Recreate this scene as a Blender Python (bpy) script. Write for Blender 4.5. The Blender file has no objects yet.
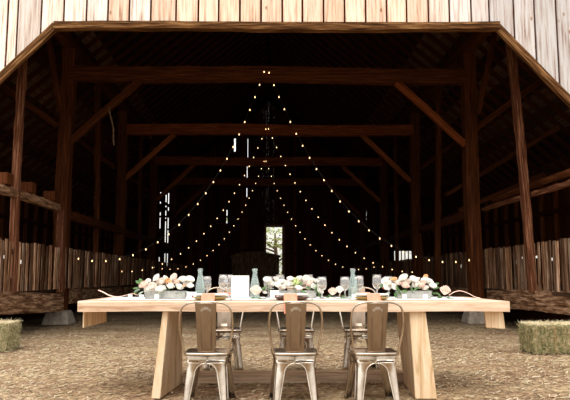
import bpy, bmesh, math, random
import numpy as np
from mathutils import Vector, Matrix, noise
R = random.Random(7)
SC = bpy.context.scene
COL = SC.collection
PI = math.pi

# ---------------------------------------------------------------- camera
cam_d = bpy.data.cameras.new('camera'); cam = bpy.data.objects.new('camera', cam_d); COL.objects.link(cam)
cam_d.sensor_width = 36.0; cam_d.lens = 650.0*36/570; cam_d.clip_end = 300
cam.location = (0, 0, 1.0)
cam.rotation_euler = (PI/2 + 0.11791, 0, -0.02597)
SC.camera = cam
# ---------------------------------------------------------------- world (bright overcast sky)
w = bpy.data.worlds.new('sky'); SC.world = w; w.use_nodes = True
nt = w.node_tree; nt.nodes.clear()
wo = nt.nodes.new('ShaderNodeOutputWorld'); bg = nt.nodes.new('ShaderNodeBackground')
tc = nt.nodes.new('ShaderNodeTexCoord'); sx = nt.nodes.new('ShaderNodeSeparateXYZ'); rp = nt.nodes.new('ShaderNodeValToRGB')
nt.links.new(tc.outputs['Generated'], sx.inputs[0]); nt.links.new(sx.outputs['Z'], rp.inputs[0])
rp.color_ramp.elements[0].position = 0.0; rp.color_ramp.elements[0].color = (.42, .40, .34, 1)
rp.color_ramp.elements[1].position = 0.22; rp.color_ramp.elements[1].color = (1.0, .98, .95, 1)
nt.links.new(rp.outputs[0], bg.inputs[0]); nt.links.new(bg.outputs[0], wo.inputs[0])
bg.inputs[1].default_value = 1.12
# soft hazy sun from behind the camera
sd = bpy.data.lights.new('sun', 'SUN'); sun = bpy.data.objects.new('sun', sd); COL.objects.link(sun)
sd.energy = 1.3; sd.angle = math.radians(35); sd.color = (1.0, .95, .88)
sun.rotation_euler = (math.radians(34), 0, math.radians(-14))
SC.view_settings.view_transform = 'Standard'; SC.view_settings.look = 'None'
SC.view_settings.gamma = 1.0; SC.view_settings.use_curve_mapping = False
SC.view_settings.exposure = 0.75

# ---------------------------------------------------------------- materials
def new_mat(name):
    m = bpy.data.materials.new(name); m.use_nodes = True
    n = m.node_tree; b = n.nodes['Principled BSDF']
    return m, n, b

def noisy(name, stops, scale=(8, 8, 8), detail=6, rough=.8, bump=.3, metal=0, tint=False, nscale=1.0, spec=.3, bdist=.01, dist=0.0):
    m, n, b = new_mat(name)
    t = n.nodes.new('ShaderNodeTexCoord'); mp = n.nodes.new('ShaderNodeMapping'); mp.inputs['Scale'].default_value = scale
    nz = n.nodes.new('ShaderNodeTexNoise'); nz.inputs['Scale'].default_value = nscale; nz.inputs['Detail'].default_value = detail
    nz.inputs['Roughness'].default_value = .65; nz.inputs['Distortion'].default_value = dist
    cr = n.nodes.new('ShaderNodeValToRGB')
    e = cr.color_ramp.elements
    e[0].position, e[0].color = stops[0][0], (*stops[0][1], 1)
    e[1].position, e[1].color = stops[-1][0], (*stops[-1][1], 1)
    for p, c in stops[1:-1]:
        x = e.new(p); x.color = (*c, 1)
    n.links.new(t.outputs['Object'], mp.inputs[0]); n.links.new(mp.outputs[0], nz.inputs[0]); n.links.new(nz.outputs[0], cr.inputs[0])
    src = cr.outputs[0]
    if tint:
        at = n.nodes.new('ShaderNodeAttribute'); at.attribute_name = 'tint'
        mx = n.nodes.new('ShaderNodeMix'); mx.data_type = 'RGBA'; mx.blend_type = 'MULTIPLY'; mx.inputs[0].default_value = 1
        n.links.new(src, mx.inputs[6]); n.links.new(at.outputs['Color'], mx.inputs[7]); src = mx.outputs[2]
    n.links.new(src, b.inputs['Base Color'])
    if bump:
        bp = n.nodes.new('ShaderNodeBump'); bp.inputs['Strength'].default_value = bump; bp.inputs['Distance'].default_value = bdist
        n.links.new(nz.outputs[0], bp.inputs['Height']); n.links.new(bp.outputs[0], b.inputs['Normal'])
    b.inputs['Roughness'].default_value = rough; b.inputs['Metallic'].default_value = metal
    b.inputs['Specular IOR Level'].default_value = spec
    return m

def plain(name, col, rough=.6, metal=0, trans=0, ior=1.45, sss=0, emit=None, est=0, spec=.5):
    m, n, b = new_mat(name)
    b.inputs['Base Color'].default_value = (*col, 1); b.inputs['Roughness'].default_value = rough
    b.inputs['Metallic'].default_value = metal; b.inputs['Transmission Weight'].default_value = trans; b.inputs['IOR'].default_value = ior
    b.inputs['Specular IOR Level'].default_value = spec
    if emit: b.inputs['Emission Color'].default_value = (*emit, 1); b.inputs['Emission Strength'].default_value = est
    return m

M = {}
M['timber'] = noisy('old barn timber', [(.32, (.034, .0095, .0028)), (.52, (.082, .024, .0075)), (.70, (.17, .058, .020))], (34, 34, 1.6), rough=.7, spec=.07, bump=.5, detail=9)
M['timber_red'] = noisy('reddish barn timber', [(.32, (.085, .021, .006)), (.52, (.20, .052, .016)), (.72, (.38, .12, .045))], (34, 34, 1.6), rough=.65, spec=.07, bump=.5, detail=9)
M['stud'] = noisy('reddish stud timber', [(.32, (.10, .028, .009)), (.52, (.24, .07, .022)), (.72, (.40, .14, .05))], (30, 30, 1.6), rough=.7, spec=.07, bump=.5, detail=9)
M['timber_grey'] = noisy('weathered pole', [(.35, (.045, .015, .007)), (.52, (.13, .046, .022)), (.68, (.34, .17, .10))], (44, 44, 1.4), rough=.8, spec=.07, bump=.6, detail=9)
M['sill'] = noisy('hewn sill timber', [(.36, (.055, .024, .012)), (.5, (.22, .115, .062)), (.66, (.56, .37, .24))], (22, 22, 2.4), rough=.85, spec=.07, bump=.9, detail=10, bdist=.02)
M['slat'] = noisy('fence slat', [(.34, (.05, .021, .010)), (.5, (.23, .11, .056)), (.68, (.60, .40, .27))], (26, 26, 1.6), rough=.85, spec=.07, bump=.5, tint=True, detail=9)
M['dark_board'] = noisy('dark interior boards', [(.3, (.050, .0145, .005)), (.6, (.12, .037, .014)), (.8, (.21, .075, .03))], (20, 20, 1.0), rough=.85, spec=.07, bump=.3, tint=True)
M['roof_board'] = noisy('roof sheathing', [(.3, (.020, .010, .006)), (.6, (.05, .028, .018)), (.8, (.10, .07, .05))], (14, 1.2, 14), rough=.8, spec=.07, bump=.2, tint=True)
M['rafter'] = noisy('rafter wood', [(.3, (.04, .011, .004)), (.7, (.12, .036, .013))], (20, 20, 2), rough=.8, spec=.07)
M['gable'] = noisy('bleached gable boards', [(.30, (.30, .18, .13)), (.41, (.70, .57, .50)), (.55, (.92, .86, .81)), (.8, (1, .97, .94))], (26, 26, 1.3), rough=.85, spec=.07, bump=.25, tint=True, detail=10)
M['trim'] = noisy('opening trim timber', [(.38, (.03, .012, .004)), (.52, (.12, .052, .018)), (.68, (.32, .17, .07))], (30, 30, 2.0), rough=.8, spec=.07, bump=.7, detail=9)
def add_knots(m, col, size=.05, sc=(2.2, 2.2, 1.1)):
    n = m.node_tree; b = n.nodes['Principled BSDF']; lk = b.inputs['Base Color'].links[0]; src = lk.from_socket
    t = n.nodes.new('ShaderNodeTexCoord'); mp = n.nodes.new('ShaderNodeMapping'); mp.inputs['Scale'].default_value = sc
    v = n.nodes.new('ShaderNodeTexVoronoi'); v.inputs['Scale'].default_value = 1.6
    cr = n.nodes.new('ShaderNodeValToRGB'); cr.color_ramp.elements[0].position = size*.6; cr.color_ramp.elements[0].color = (1, 1, 1, 1)
    cr.color_ramp.elements[1].position = size*1.8; cr.color_ramp.elements[1].color = (0, 0, 0, 1)
    mx = n.nodes.new('ShaderNodeMix'); mx.data_type = 'RGBA'
    n.links.new(t.outputs['Object'], mp.inputs[0]); n.links.new(mp.outputs[0], v.inputs[0]); n.links.new(v.outputs['Distance'], cr.inputs[0])
    n.links.new(cr.outputs[0], mx.inputs[0]); n.links.new(src, mx.inputs[6]); mx.inputs[7].default_value = (*col, 1); n.links.new(mx.outputs[2], b.inputs['Base Color'])
add_knots(M['gable'], (.26, .12, .06))
M['concrete'] = noisy('concrete pier', [(.3, (.22, .18, .14)), (.7, (.48, .41, .34))], (12, 12, 12), rough=.9)
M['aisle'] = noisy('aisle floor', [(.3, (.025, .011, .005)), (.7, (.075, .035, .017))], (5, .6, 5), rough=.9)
M['pine'] = noisy('pale pine', [(.32, (.42, .25, .15)), (.44, (.62, .43, .30)), (.56, (.74, .56, .41)), (.72, (.82, .67, .52))], (1.6, 14, 26), rough=.55, bump=.2, detail=9, dist=.9)
M['pine_leg'] = noisy('pale pine leg', [(.32, (.46, .28, .14)), (.44, (.66, .46, .27)), (.56, (.77, .59, .40)), (.72, (.85, .70, .52))], (18, 9, 1.6), rough=.55, bump=.2, detail=9, dist=.9)
M['stretcher'] = noisy('grey brown stretcher', [(.34, (.26, .17, .11)), (.52, (.52, .37, .25)), (.7, (.72, .56, .42))], (1.4, 24, 24), rough=.8, bump=.6, detail=9)
M['metal'] = noisy('brushed gunmetal', [(.30, (.32, .26, .20)), (.5, (.50, .42, .345)), (.75, (.72, .65, .56))], (9, 9, 4), rough=.22, bump=.05, metal=.95)
M['metal_splat'] = noisy('brushed bronze steel', [(.3, (.26, .195, .145)), (.7, (.37, .29, .22))], (10, 10, 5), rough=.30, bump=.05, metal=.9)
M['linen'] = noisy('white lace', [(.3, (.78, .76, .73)), (.7, (.93, .92, .9))], (30, 30, 30), rough=.9, bump=.3)
M['card'] = plain('white card', (.92, .90, .88), .7)
M['ink'] = plain('dark red ink', (.25, .06, .05), .7)
M['coral'] = noisy('coral napkin', [(.3, (.80, .27, .17)), (.7, (.90, .38, .26))], (40, 40, 40), rough=.85, bump=.2)
M['blush_ribbon'] = plain('blush ribbon', (.86, .58, .47), .5)
M['plate'] = plain('white porcelain', (.88, .86, .82), .2)
M['charger'] = noisy('olive gold charger', [(.3, (.30, .22, .07)), (.7, (.5, .38, .15))], (20, 20, 20), rough=.4, metal=.3)
M['charger_dark'] = noisy('dark wood charger', [(.3, (.07, .035, .025)), (.7, (.17, .09, .06))], (20, 20, 20), rough=.5)
M['steel'] = plain('cutlery steel', (.7, .68, .65), .22, 1)
M['glass'] = plain('clear glass', (1, 1, 1), .03, 0, .9, 1.35)
M['glass_aqua'] = plain('aqua glass', (.86, .96, .94), .04, 0, .85, 1.3)
M['water'] = plain('amber drink', (.97, .86, .70), .05, 0, .85, 1.2)
M['trough'] = noisy('grey zinc trough', [(.3, (.28, .28, .26)), (.7, (.5, .5, .47))], (18, 18, 18), rough=.55, metal=.2)
M['petal_white'] = plain('ivory petals', (.96, .93, .87), .6)
M['petal_blush'] = plain('blush petals', (.94, .76, .67), .6)
M['petal_pale'] = plain('pale blush petals', (.95, .86, .79), .6)
M['petal_peach'] = plain('peach petals', (.93, .62, .36), .6)
M['petal_red'] = plain('red bud', (.6, .10, .06), .6)
M['leaf'] = noisy('green leaf', [(.3, (.04, .10, .035)), (.7, (.13, .24, .08))], (20, 20, 20), rough=.55, bump=0)
M['leaf_sage'] = noisy('sage leaf', [(.3, (.30, .38, .32)), (.7, (.48, .55, .47))], (20, 20, 20), rough=.6, bump=0)
M['leaf_lime'] = plain('lime hydrangea', (.52, .62, .24), .6)
M['foliage'] = noisy('sunlit foliage', [(.3, (.20, .26, .06)), (.7, (.55, .58, .24))], (3, 3, 3), rough=.7, bump=0, tint=True)
M['bark'] = noisy('tree bark', [(.3, (.08, .05, .03)), (.7, (.2, .14, .09))], (9, 9, 2), rough=.9)
M['hay'] = noisy('baled hay', [(.3, (.07, .07, .025)), (.45, (.21, .19, .08)), (.56, (.42, .34, .18)), (.7, (.62, .50, .31))], (34, 34, 9), rough=.95, bump=1.0, bdist=.03, tint=True, detail=8)
M['hay_stalk'] = noisy('hay stalks', [(.3, (.7, .7, .7)), (.7, (1, 1, 1))], (5, 5, 5), rough=.9, bump=0, tint=True)
M['twine'] = plain('twine', (.45, .28, .12), .8)
M['rope'] = plain('old rope', (.20, .12, .07), .9)
M['cable'] = plain('dark cable', (.02, .018, .015), .6)
M['bulb'] = plain('glowing bulb', (1, .8, .5), .3, emit=(1, .60, .27), est=1.9)
M['jamb'] = noisy('pinkish door jamb', [(.3, (.26, .11, .075)), (.7, (.46, .23, .17))], (9, 9, 1), rough=.8)

# ground: two scales of noise so that straw patches and worn earth read apart
def ground_mat():
    m, n, b = new_mat('straw covered ground')
    t = n.nodes.new('ShaderNodeTexCoord')
    def nz(scale, sc=(1, 1, 1), det=6):
        mp = n.nodes.new('ShaderNodeMapping'); mp.inputs['Scale'].default_value = sc
        z = n.nodes.new('ShaderNodeTexNoise'); z.inputs['Scale'].default_value = scale; z.inputs['Detail'].default_value = det; z.inputs['Roughness'].default_value = .7
        n.links.new(t.outputs['Object'], mp.inputs[0]); n.links.new(mp.outputs[0], z.inputs[0]); return z
    a = nz(.9, (.7, 1.6, 1), 5); c = nz(16, (1, 1, 1), 12)
    r1 = n.nodes.new('ShaderNodeValToRGB'); r1.color_ramp.elements[0].position = .35; r1.color_ramp.elements[0].color = (.33, .215, .135, 1)
    r1.color_ramp.elements[1].position = .62; r1.color_ramp.elements[1].color = (.53, .41, .26, 1)
    r2 = n.nodes.new('ShaderNodeValToRGB'); r2.color_ramp.elements[0].position = .36; r2.color_ramp.elements[0].color = (.22, .19, .18, 1)
    r2.color_ramp.elements[1].position = .60; r2.color_ramp.elements[1].color = (1.15, 1.12, 1.05, 1)
    mx = n.nodes.new('ShaderNodeMix'); mx.data_type = 'RGBA'; mx.blend_type = 'MULTIPLY'; mx.inputs[0].default_value = 1
    n.links.new(a.outputs[0], r1.inputs[0]); n.links.new(c.outputs[0], r2.inputs[0])
    n.links.new(r1.outputs[0], mx.inputs[6]); n.links.new(r2.outputs[0], mx.inputs[7]); n.links.new(mx.outputs[2], b.inputs['Base Color'])
    bp = n.nodes.new('ShaderNodeBump'); bp.inputs['Strength'].default_value = .8; bp.inputs['Distance'].default_value = .03
    n.links.new(c.outputs[0], bp.inputs['Height']); n.links.new(bp.outputs[0], b.inputs['Normal'])
    b.inputs['Roughness'].default_value = .95; b.inputs['Specular IOR Level'].default_value = .1
    return m
M['ground'] = ground_mat()

# ---------------------------------------------------------------- mesh helpers
class MB:
    def __init__(s): s.v = []; s.f = []; s.c = []
    def add(s, vs, fs, col=(1, 1, 1)):
        o = len(s.v); s.v += [tuple(x) for x in vs]
        for f in fs: s.f.append(tuple(i+o for i in f)); s.c.append(col)
        return s
    def hexa(s, p, col=(1, 1, 1)):   # p: 4 bottom (ccw) + 4 top
        return s.add(p, [(3, 2, 1, 0), (4, 5, 6, 7), (0, 1, 5, 4), (1, 2, 6, 5), (2, 3, 7, 6), (3, 0, 4, 7)], col)
    def box(s, x0, x1, y0, y1, z0, z1, col=(1, 1, 1)):
        return s.hexa([(x0, y0, z0), (x1, y0, z0), (x1, y1, z0), (x0, y1, z0), (x0, y0, z1), (x1, y0, z1), (x1, y1, z1), (x0, y1, z1)], col)
    def tube(s, pts, r, n=8, col=(1, 1, 1), caps=True):
        pts = [Vector(p) for p in pts]; k = len(pts)
        rr = r if isinstance(r, (list, tuple)) else [r]*k
        vs = []; u = None
        for i, p in enumerate(pts):
            t = (pts[min(i+1, k-1)] - pts[max(i-1, 0)]).normalized()
            if u is None: u = t.orthogonal().normalized()
            u = (u - t*u.dot(t)).normalized(); w_ = t.cross(u)
            for j in range(n):
                a = 2*PI*j/n; vs.append(p + (u*math.cos(a) + w_*math.sin(a))*rr[i])
        fs = [(i*n+j, i*n+(j+1) % n, (i+1)*n+(j+1) % n, (i+1)*n+j) for i in range(k-1) for j in range(n)]
        if caps: fs += [tuple(range(n-1, -1, -1)), tuple((k-1)*n+j for j in range(n))]
        return s.add(vs, fs, col)
    def lathe(s, prof, n=20, c=(0, 0, 0), col=(1, 1, 1), closed=False):
        vs = [(c[0]+r*math.cos(2*PI*j/n), c[1]+r*math.sin(2*PI*j/n), c[2]+z) for r, z in prof for j in range(n)]
        fs = [(i*n+j, i*n+(j+1) % n, (i+1)*n+(j+1) % n, (i+1)*n+j) for i in range(len(prof)-1) for j in range(n)]
        if prof[0][0] > 1e-4: fs.append(tuple(range(n-1, -1, -1)))
        if prof[-1][0] > 1e-4 and closed: k = len(prof)-1; fs.append(tuple(k*n+j for j in range(n)))
        return s.add(vs, fs, col)
    def build(s, name, mat, parent=None, smooth=False, loc=None, bevel=0, solid=0):
        me = bpy.data.meshes.new(name); me.from_pydata(s.v, [], s.f)
        if any(c != (1, 1, 1) for c in s.c) or mat in (M['slat'], M['dark_board'], M['roof_board'], M['gable'], M['foliage'], M['hay'], M['hay_stalk']):
            at = me.color_attributes.new('tint', 'FLOAT_COLOR', 'CORNER')
            arr = []
            for f, c in zip(s.f, s.c): arr += [c[0], c[1], c[2], 1.0]*len(f)
            at.data.foreach_set('color', arr)
        me.materials.append(mat)
        if smooth: me.polygons.foreach_set('use_smooth', [True]*len(me.polygons))
        me.update()
        o = bpy.data.objects.new(name, me); COL.objects.link(o)
        if parent: o.parent = parent
        if loc is not None: o.location = loc
        if bevel:
            b = o.modifiers.new('b', 'BEVEL'); b.width = bevel; b.segments = 2; b.limit_method = 'ANGLE'
        if solid:
            q = o.modifiers.new('s', 'SOLIDIFY'); q.thickness = solid; q.offset = 0
        return o
def tag(o, label=None, cat=None, group=None, kind=None):
    if label: o['label'] = label
    if cat: o['category'] = cat
    if group: o['group'] = group
    if kind: o['kind'] = kind
    return o
def empty(name, loc=(0, 0, 0), rz=0):
    o = bpy.data.objects.new(name, None); COL.objects.link(o); o.location = loc; o.rotation_euler = (0, 0, rz); o.empty_display_size = .1
    return o
def copy_tree(o, parent=None):
    c = o.copy(); COL.objects.link(c); c.parent = parent
    for ch in list(o.children): copy_tree(ch, c)
    return c
def wx(px, Y): return (px-268.0)*Y/650.0

def timber(name, p0, p1, w_, d_, mat, rough=.012, seg=None, rnd=R, taper=1.0, parent=None):
    """Hewn timber whose local Z runs from p0 to p1, slightly uneven."""
    p0 = Vector(p0); p1 = Vector(p1); L = (p1-p0).length
    n = seg or max(2, int(L/.35)); mb = MB(); vs = []
    per = [(-1, -1), (0, -1), (1, -1), (1, 0), (1, 1), (0, 1), (-1, 1), (-1, 0)]
    ph = rnd.random()*9
    for i in range(n+1):
        z = L*i/n; sc = 1+(taper-1)*i/n
        bx = math.sin(z*1.1+ph)*rough*1.2; by = math.cos(z*.9+ph)*rough*1.2
        for a, b in per:
            k = .93 if a and b else 1.0
            vs.append((a*w_/2*k*sc+bx+rnd.uniform(-rough, rough)*.5, b*d_/2*k*sc+by+rnd.uniform(-rough, rough)*.5, z))
    fs = [(i*8+j, i*8+(j+1) % 8, (i+1)*8+(j+1) % 8, (i+1)*8+j) for i in range(n) for j in range(8)]
    fs += [tuple(range(7, -1, -1)), tuple(n*8+j for j in range(8))]
    mb.add(vs, fs); o = mb.build(name, mat, parent)
    z = (p1-p0).normalized()
    ref = Vector((0, 1, 0)) if abs(z.y) < .9 else Vector((0, 0, 1))
    x = ref.cross(z).normalized() if abs(z.y) < .9 else Vector((1, 0, 0)); x = (x - z*x.dot(z)).normalized(); y = z.cross(x)
    o.matrix_world = Matrix.Translation(p0) @ Matrix((x, y, z)).transposed().to_4x4()
    return o

# ================================================================= GROUND
GY0, GY1 = -6, 60
mb = MB(); nx, ny = 90, 170
xs = np.linspace(-22, 22, nx); ys = np.concatenate([np.linspace(GY0, 4, 12)[:-1], np.linspace(4, 16, 110), np.linspace(16, GY1, ny-121+1)[1:]])
ny = len(ys)
def gz(x, y): return noise.noise(Vector((x*.8, y*.8, 0)))*.012 - .006
vs = [(x, y, gz(x, y)) for y in ys for x in xs]
fs = [(j*nx+i, j*nx+i+1, (j+1)*nx+i+1, (j+1)*nx+i) for j in range(ny-1) for i in range(nx-1)]
mb.add(vs, fs); g = mb.build('ground', M['ground'], smooth=True); tag(g, 'straw covered dirt ground in and before the barn', 'ground', kind='structure')
# loose straw litter
mb = MB(); rs = random.Random(3)
cols = [(.60, .47, .31), (.50, .36, .23), (.40, .27, .17), (.70, .59, .42), (.26, .165, .10), (.50, .43, .26), (.34, .22, .14)]
for i in range(48000):
    y = 4.6 + (rs.random()**1.7)*13; hw = y*.5
    x = rs.uniform(-hw-.4, hw+.5); a = rs.uniform(0, PI)
    dens = noise.noise(Vector((x*.55, y*1.3, 4)))
    if dens < -.12 and rs.random() < .75: continue
    L = rs.uniform(.02, .075); wd = rs.uniform(.0018, .0042)*(1+y*.06); z0 = gz(x, y)+rs.uniform(.002, .012); z1 = z0+rs.uniform(-.004, .014)
    dx, dy = math.cos(a)*L/2, math.sin(a)*L/2; ex, ey = -math.sin(a)*wd, math.cos(a)*wd
    mb.add([(x-dx-ex, y-dy-ey, z0), (x+dx-ex, y+dy-ey, z1), (x+dx+ex, y+dy+ey, z1+.003), (x-dx+ex, y-dy+ey, z0+.003)], [(0, 1, 2, 3)], rs.choice(cols))
tag(mb.build('straw_litter', M['hay_stalk']), 'loose dry straw strewn over the dirt around the table', 'straw', kind='stuff')

# ================================================================= BARN SHELL
S = 8.4; YF, YB = 10.0, 36.5
def roofz(x): return 11.0 - .84*abs(x) + .05
rb = random.Random(11)
# front gable with the large cut opening
def open_z(x):
    pts = [(-8.2, .05), (-3.36, 5.02), (3.69, 5.075), (8.4, .05)]
    if x <= pts[0][0] or x >= pts[-1][0]: return 0.0
    for (a, za), (b, zb) in zip(pts, pts[1:]):
        if a <= x <= b: return za+(zb-za)*(x-a)/(b-a)
mb = MB(); x = -9.2
widths = []
edges = [0, 10, 34, 57, 80, 102, 124, 146, 172, 195, 216, 238, 260, 282, 303, 325, 347, 369, 391, 412, 435, 457, 480, 499, 525, 547, 570]
bx = [(e-268)/65.0 for e in edges]
pre = [bx[0]-.36*i for i in range(14, 0, -1)]; post = [bx[-1]+.36*i for i in range(1, 13)]
bx = pre+bx+post
for i in range(len(bx)-1):
    a, b = bx[i]+.016, bx[i+1]-.016; m_ = (a+b)/2
    t = max(-1, min(1, m_/4.6)); k = abs(t)
    peach = (1.0, .80, .66); grey = rb.choice([(.62, .63, .66), (.80, .79, .79), (.72, .70, .70)]); cream = (1.0, .92, .85)
    r_ = rb.random()
    if m_ > 2.6: base = grey if r_ < .65 else cream
    elif m_ < -2.9: base = cream if r_ < .55 else (.80, .77, .75)
    elif m_ < -1.9: base = (.93, .90, .88) if r_ < .6 else peach
    else: base = peach if r_ < .8 else (1, .8, .64)
    v = rb.uniform(.82, 1.05); c = tuple(q*v for q in base); y = YF-.03-rb.uniform(0, .006)
    cuts = sorted({a, b} | {q for q in (-3.36, 3.69, 0, -8.2, 8.4) if a < q < b})
    for q0, q1 in zip(cuts, cuts[1:]):
        z0, z1 = open_z(q0+1e-4), open_z(q1-1e-4)
        mb.hexa([(q0, y, z0), (q1, y, z1), (q1, y+.03, z1), (q0, y+.03, z0), (q0, y, roofz(q0)), (q1, y, roofz(q1)), (q1, y+.03, roofz(q1)), (q0, y+.03, roofz(q0))], c)
o = mb.build('wall_front', M['gable']); tag(o, 'bleached vertical board gable above the barn opening', 'wall', kind='structure')
# dark backing behind the board joints
mb = MB()
for a, b in [(-9.2, -8.2), (-8.2, -3.36), (-3.36, 0), (0, 3.69), (3.69, 8.4), (8.4, 9.0)]:
    z0, z1 = open_z(a+1e-4)+.03, open_z(b-1e-4)+.03
    mb.hexa([(a, YF+.004, z0), (b, YF+.004, z1), (b, YF+.03, z1), (a, YF+.03, z0), (a, YF+.004, roofz(a)), (b, YF+.004, roofz(b)), (b, YF+.03, roofz(b)), (a, YF+.03, roofz(a))], (.7, .6, .6))
mb.build('backing_boards', M['dark_board'], o)
# lintel and raked trims
t1 = timber('trim_1', (-3.38, YF-.02, 4.935), (3.70, YF-.02, 4.995), .125, .16, M['trim'], .008); tag(t1, 'rough brown lintel along the top of the opening', 'trim', kind='structure')
t2 = timber('trim_2', (-3.36, YF-.02, 4.94), (-8.15, YF-.02, 0.02), .12, .10, M['trim'], .007); tag(t2, 'raked brown timber edging the left corner of the opening', 'trim', kind='structure')
t3 = timber('trim_3', (3.68, YF-.02, 4.995), (8.35, YF-.02, -.01), .12, .10, M['trim'], .007); tag(t3, 'raked brown timber edging the right corner of the opening', 'trim', kind='structure')
# roof: sheathing boards running lengthwise + rafters
mb = MB()
for sgn in (-1, 1):
    x = 0.0
    while x < S+.5:
        x2 = min(x+.30, S+.5); v = rb.uniform(.6, 1.2)
        if x > 4: v *= rb.choice([1, 1.4, 4.0, 5.0])  # paler outer boards: light on the sheathing put into the tint
        a, b = x, x2
        za, zb = roofz(a), roofz(b)
        p = [(sgn*a, YF-.1, za), (sgn*b, YF-.1, zb), (sgn*b, YB+.3, zb), (sgn*a, YB+.3, za)]
        if sgn < 0: p = p[::-1]
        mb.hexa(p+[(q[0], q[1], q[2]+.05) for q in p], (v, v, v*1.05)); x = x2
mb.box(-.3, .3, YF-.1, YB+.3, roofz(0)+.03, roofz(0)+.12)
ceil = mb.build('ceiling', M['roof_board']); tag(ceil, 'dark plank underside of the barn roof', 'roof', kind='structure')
Y = YF+.35; i = 0
while Y < YB and i < 40:
    for sgn in (-1, 1):
        p0 = (sgn*.05, Y, roofz(0)-.10); p1 = (sgn*(S+.3), Y, roofz(S+.3)-.08)
        timber('rafter', p0, p1, .12, .07, M['rafter'], .006, seg=8, rnd=rb, parent=ceil)
    Y += .62; i += 1
# side walls : boards, a ragged daylight gap, studs
def side_wall(sgn, name, label):
    mb = MB(); y = YF
    while y < YB:
        y2 = y+.28; v = rb.uniform(.6, 1.3); c = (v, v, v)
        gap = .012 if rb.random() < .12 else .001
        zt = roofz(S)-.02
        x0, x1 = sorted((sgn*S, sgn*(S+.04)))
        if rb.random() < .30:
            za = rb.uniform(1.35, 1.6); mb.box(x0, x1, y, y2-gap, 0, za, c); mb.box(x0, x1, y, y2-gap, za+rb.uniform(.06, .16), zt, c)
        else: mb.box(x0, x1, y, y2-gap, 0, zt, c)
        y = y2
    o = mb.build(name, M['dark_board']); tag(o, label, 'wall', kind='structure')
    y = YF+.5
    while y < YB:
        timber('stud', (sgn*(S-.07), y, .74), (sgn*(S-.07), y, roofz(S)-.1), .12, .12, M['stud'], .006, seg=4, rnd=rb, parent=o); y += 1.0
    for z in (1.75, 2.9):
        timber('girt', (sgn*(S-.10), YF, z), (sgn*(S-.10), YB, z), .1, .14, M['timber'], .008, rnd=rb, parent=o)
side_wall(-1, 'wall_left', 'dark board side wall of the barn on the left')
side_wall(1, 'wall_right', 'dark board side wall of the barn on the right')
# back wall with door opening, slits and one barred window
slits = [(-6.38, 4.85, 5.6), (-6.38, 3.5, 4.2), (-6.06, 5.1, 5.75), (-6.06, 3.7, 4.6), (-6.06, 1.5, 2.1), (-5.75, 4.9, 5.6), (-5.75, 4.25, 4.7), (-5.75, 2.9, 4.1), (-5.61, 4.7, 5.7), (-5.61, 3.7, 4.3), (-5.61, 2.9, 3.6), (-5.75, 1.5, 2.3), (-5.61, 1.5, 2.3),
         (-1.91, 8.1, 8.85), (-1.17, 7.6, 8.85), (-1.2, 6.45, 7.3), (-1.21, 5.49, 6.0), (-2.32, 4.0, 4.75), (5.54, 4.2, 5.0), (5.2, 3.2, 3.9)]
wid = {-1.91: .09, -6.38: .08, -1.17: .02, -1.2: .03, -1.21: .035}
mb = MB()
cuts = [-S, S, -.12, .80, 7.1, 8.1]
for sx_, *_ in slits:
    hwid = wid.get(sx_, .05)/2; cuts += [sx_-hwid, sx_+hwid]
x = -S
while x < S: cuts.append(x); x += .3
cuts = sorted(set(round(c, 3) for c in cuts))
for a, b in zip(cuts, cuts[1:]):
    if b-a < .002: continue
    m_ = (a+b)/2; rng = random.Random(int((m_+20)/.3)); v = rng.uniform(.55, 1.35)
    holes = []
    if -.12 < m_ < .80: holes.append((0, 3.78))
    if 7.1 < m_ < 8.1: holes.append((1.90, 2.45))
    for s_ in slits:
        if abs(m_-s_[0]) < wid.get(s_[0], .05)/2: holes.append((s_[1], s_[2]))
    holes.sort(); z = 0
    zt = min(roofz(a), roofz(b))
    for h0, h1 in holes+[(zt, zt)]:
        if h0 > z+.001:
            top = [roofz(a), roofz(b)] if h0 == zt else [h0, h0]
            mb.hexa([(a, YB, z), (b-.0005, YB, z), (b-.0005, YB+.04, z), (a, YB+.04, z), (a, YB, top[0]), (b-.0005, YB, top[1]), (b-.0005, YB+.04, top[1]), (a, YB+.04, top[0])], (v, v, v))
        z = max(z, h1)
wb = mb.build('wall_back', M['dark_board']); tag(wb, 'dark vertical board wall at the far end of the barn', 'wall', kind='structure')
for xx in (-7.2, -4.7, -3.1, -1.45, 1.5, 2.6, 4.4, 6.3):
    timber('stud', (xx, YB-.09, 0), (xx, YB-.09, roofz(xx)-.1), .16, .14, M['timber_red'] if xx in (-1.45, 1.5) else M['timber'], .006, rnd=rb, parent=wb)
for z, x0, x1 in ((2.5, -S, -.2), (2.3, .9, 7.0), (4.35, -S, S), (6.5, -5, 5)):
    timber('girt', (x0, YB-.2, z), (x1, YB-.2, z), .12, .1, M['timber'], .006, rnd=rb, parent=wb)
# door frame at the back
mb = MB(); mb.box(-.24, -.10, YB-.06, YB+.1, 0, 3.92); mb.box(-.10, .94, YB-.06, YB+.1, 3.79, 3.92); mb.box(.78, .94, YB-.10, YB+.1, 0, 3.79)
tag(mb.build('door_1', M['jamb'], bevel=.01), 'narrow tall doorway open to daylight at the far end', 'doorway', kind='structure')
mb = MB()
for k in range(1, 5):
    xx = 7.1+k*.2; mb.box(xx-.025, xx+.025, YB-.02, YB+.05, 1.88, 2.47)
mb.box(7.04, 8.16, YB-.03, YB+.05, 1.82, 1.90); mb.box(7.04, 8.16, YB-.03, YB+.05, 2.45, 2.53)
tag(mb.build('window_1', M['timber']), 'small barred window glowing at the far right corner', 'window', kind='structure')
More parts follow.
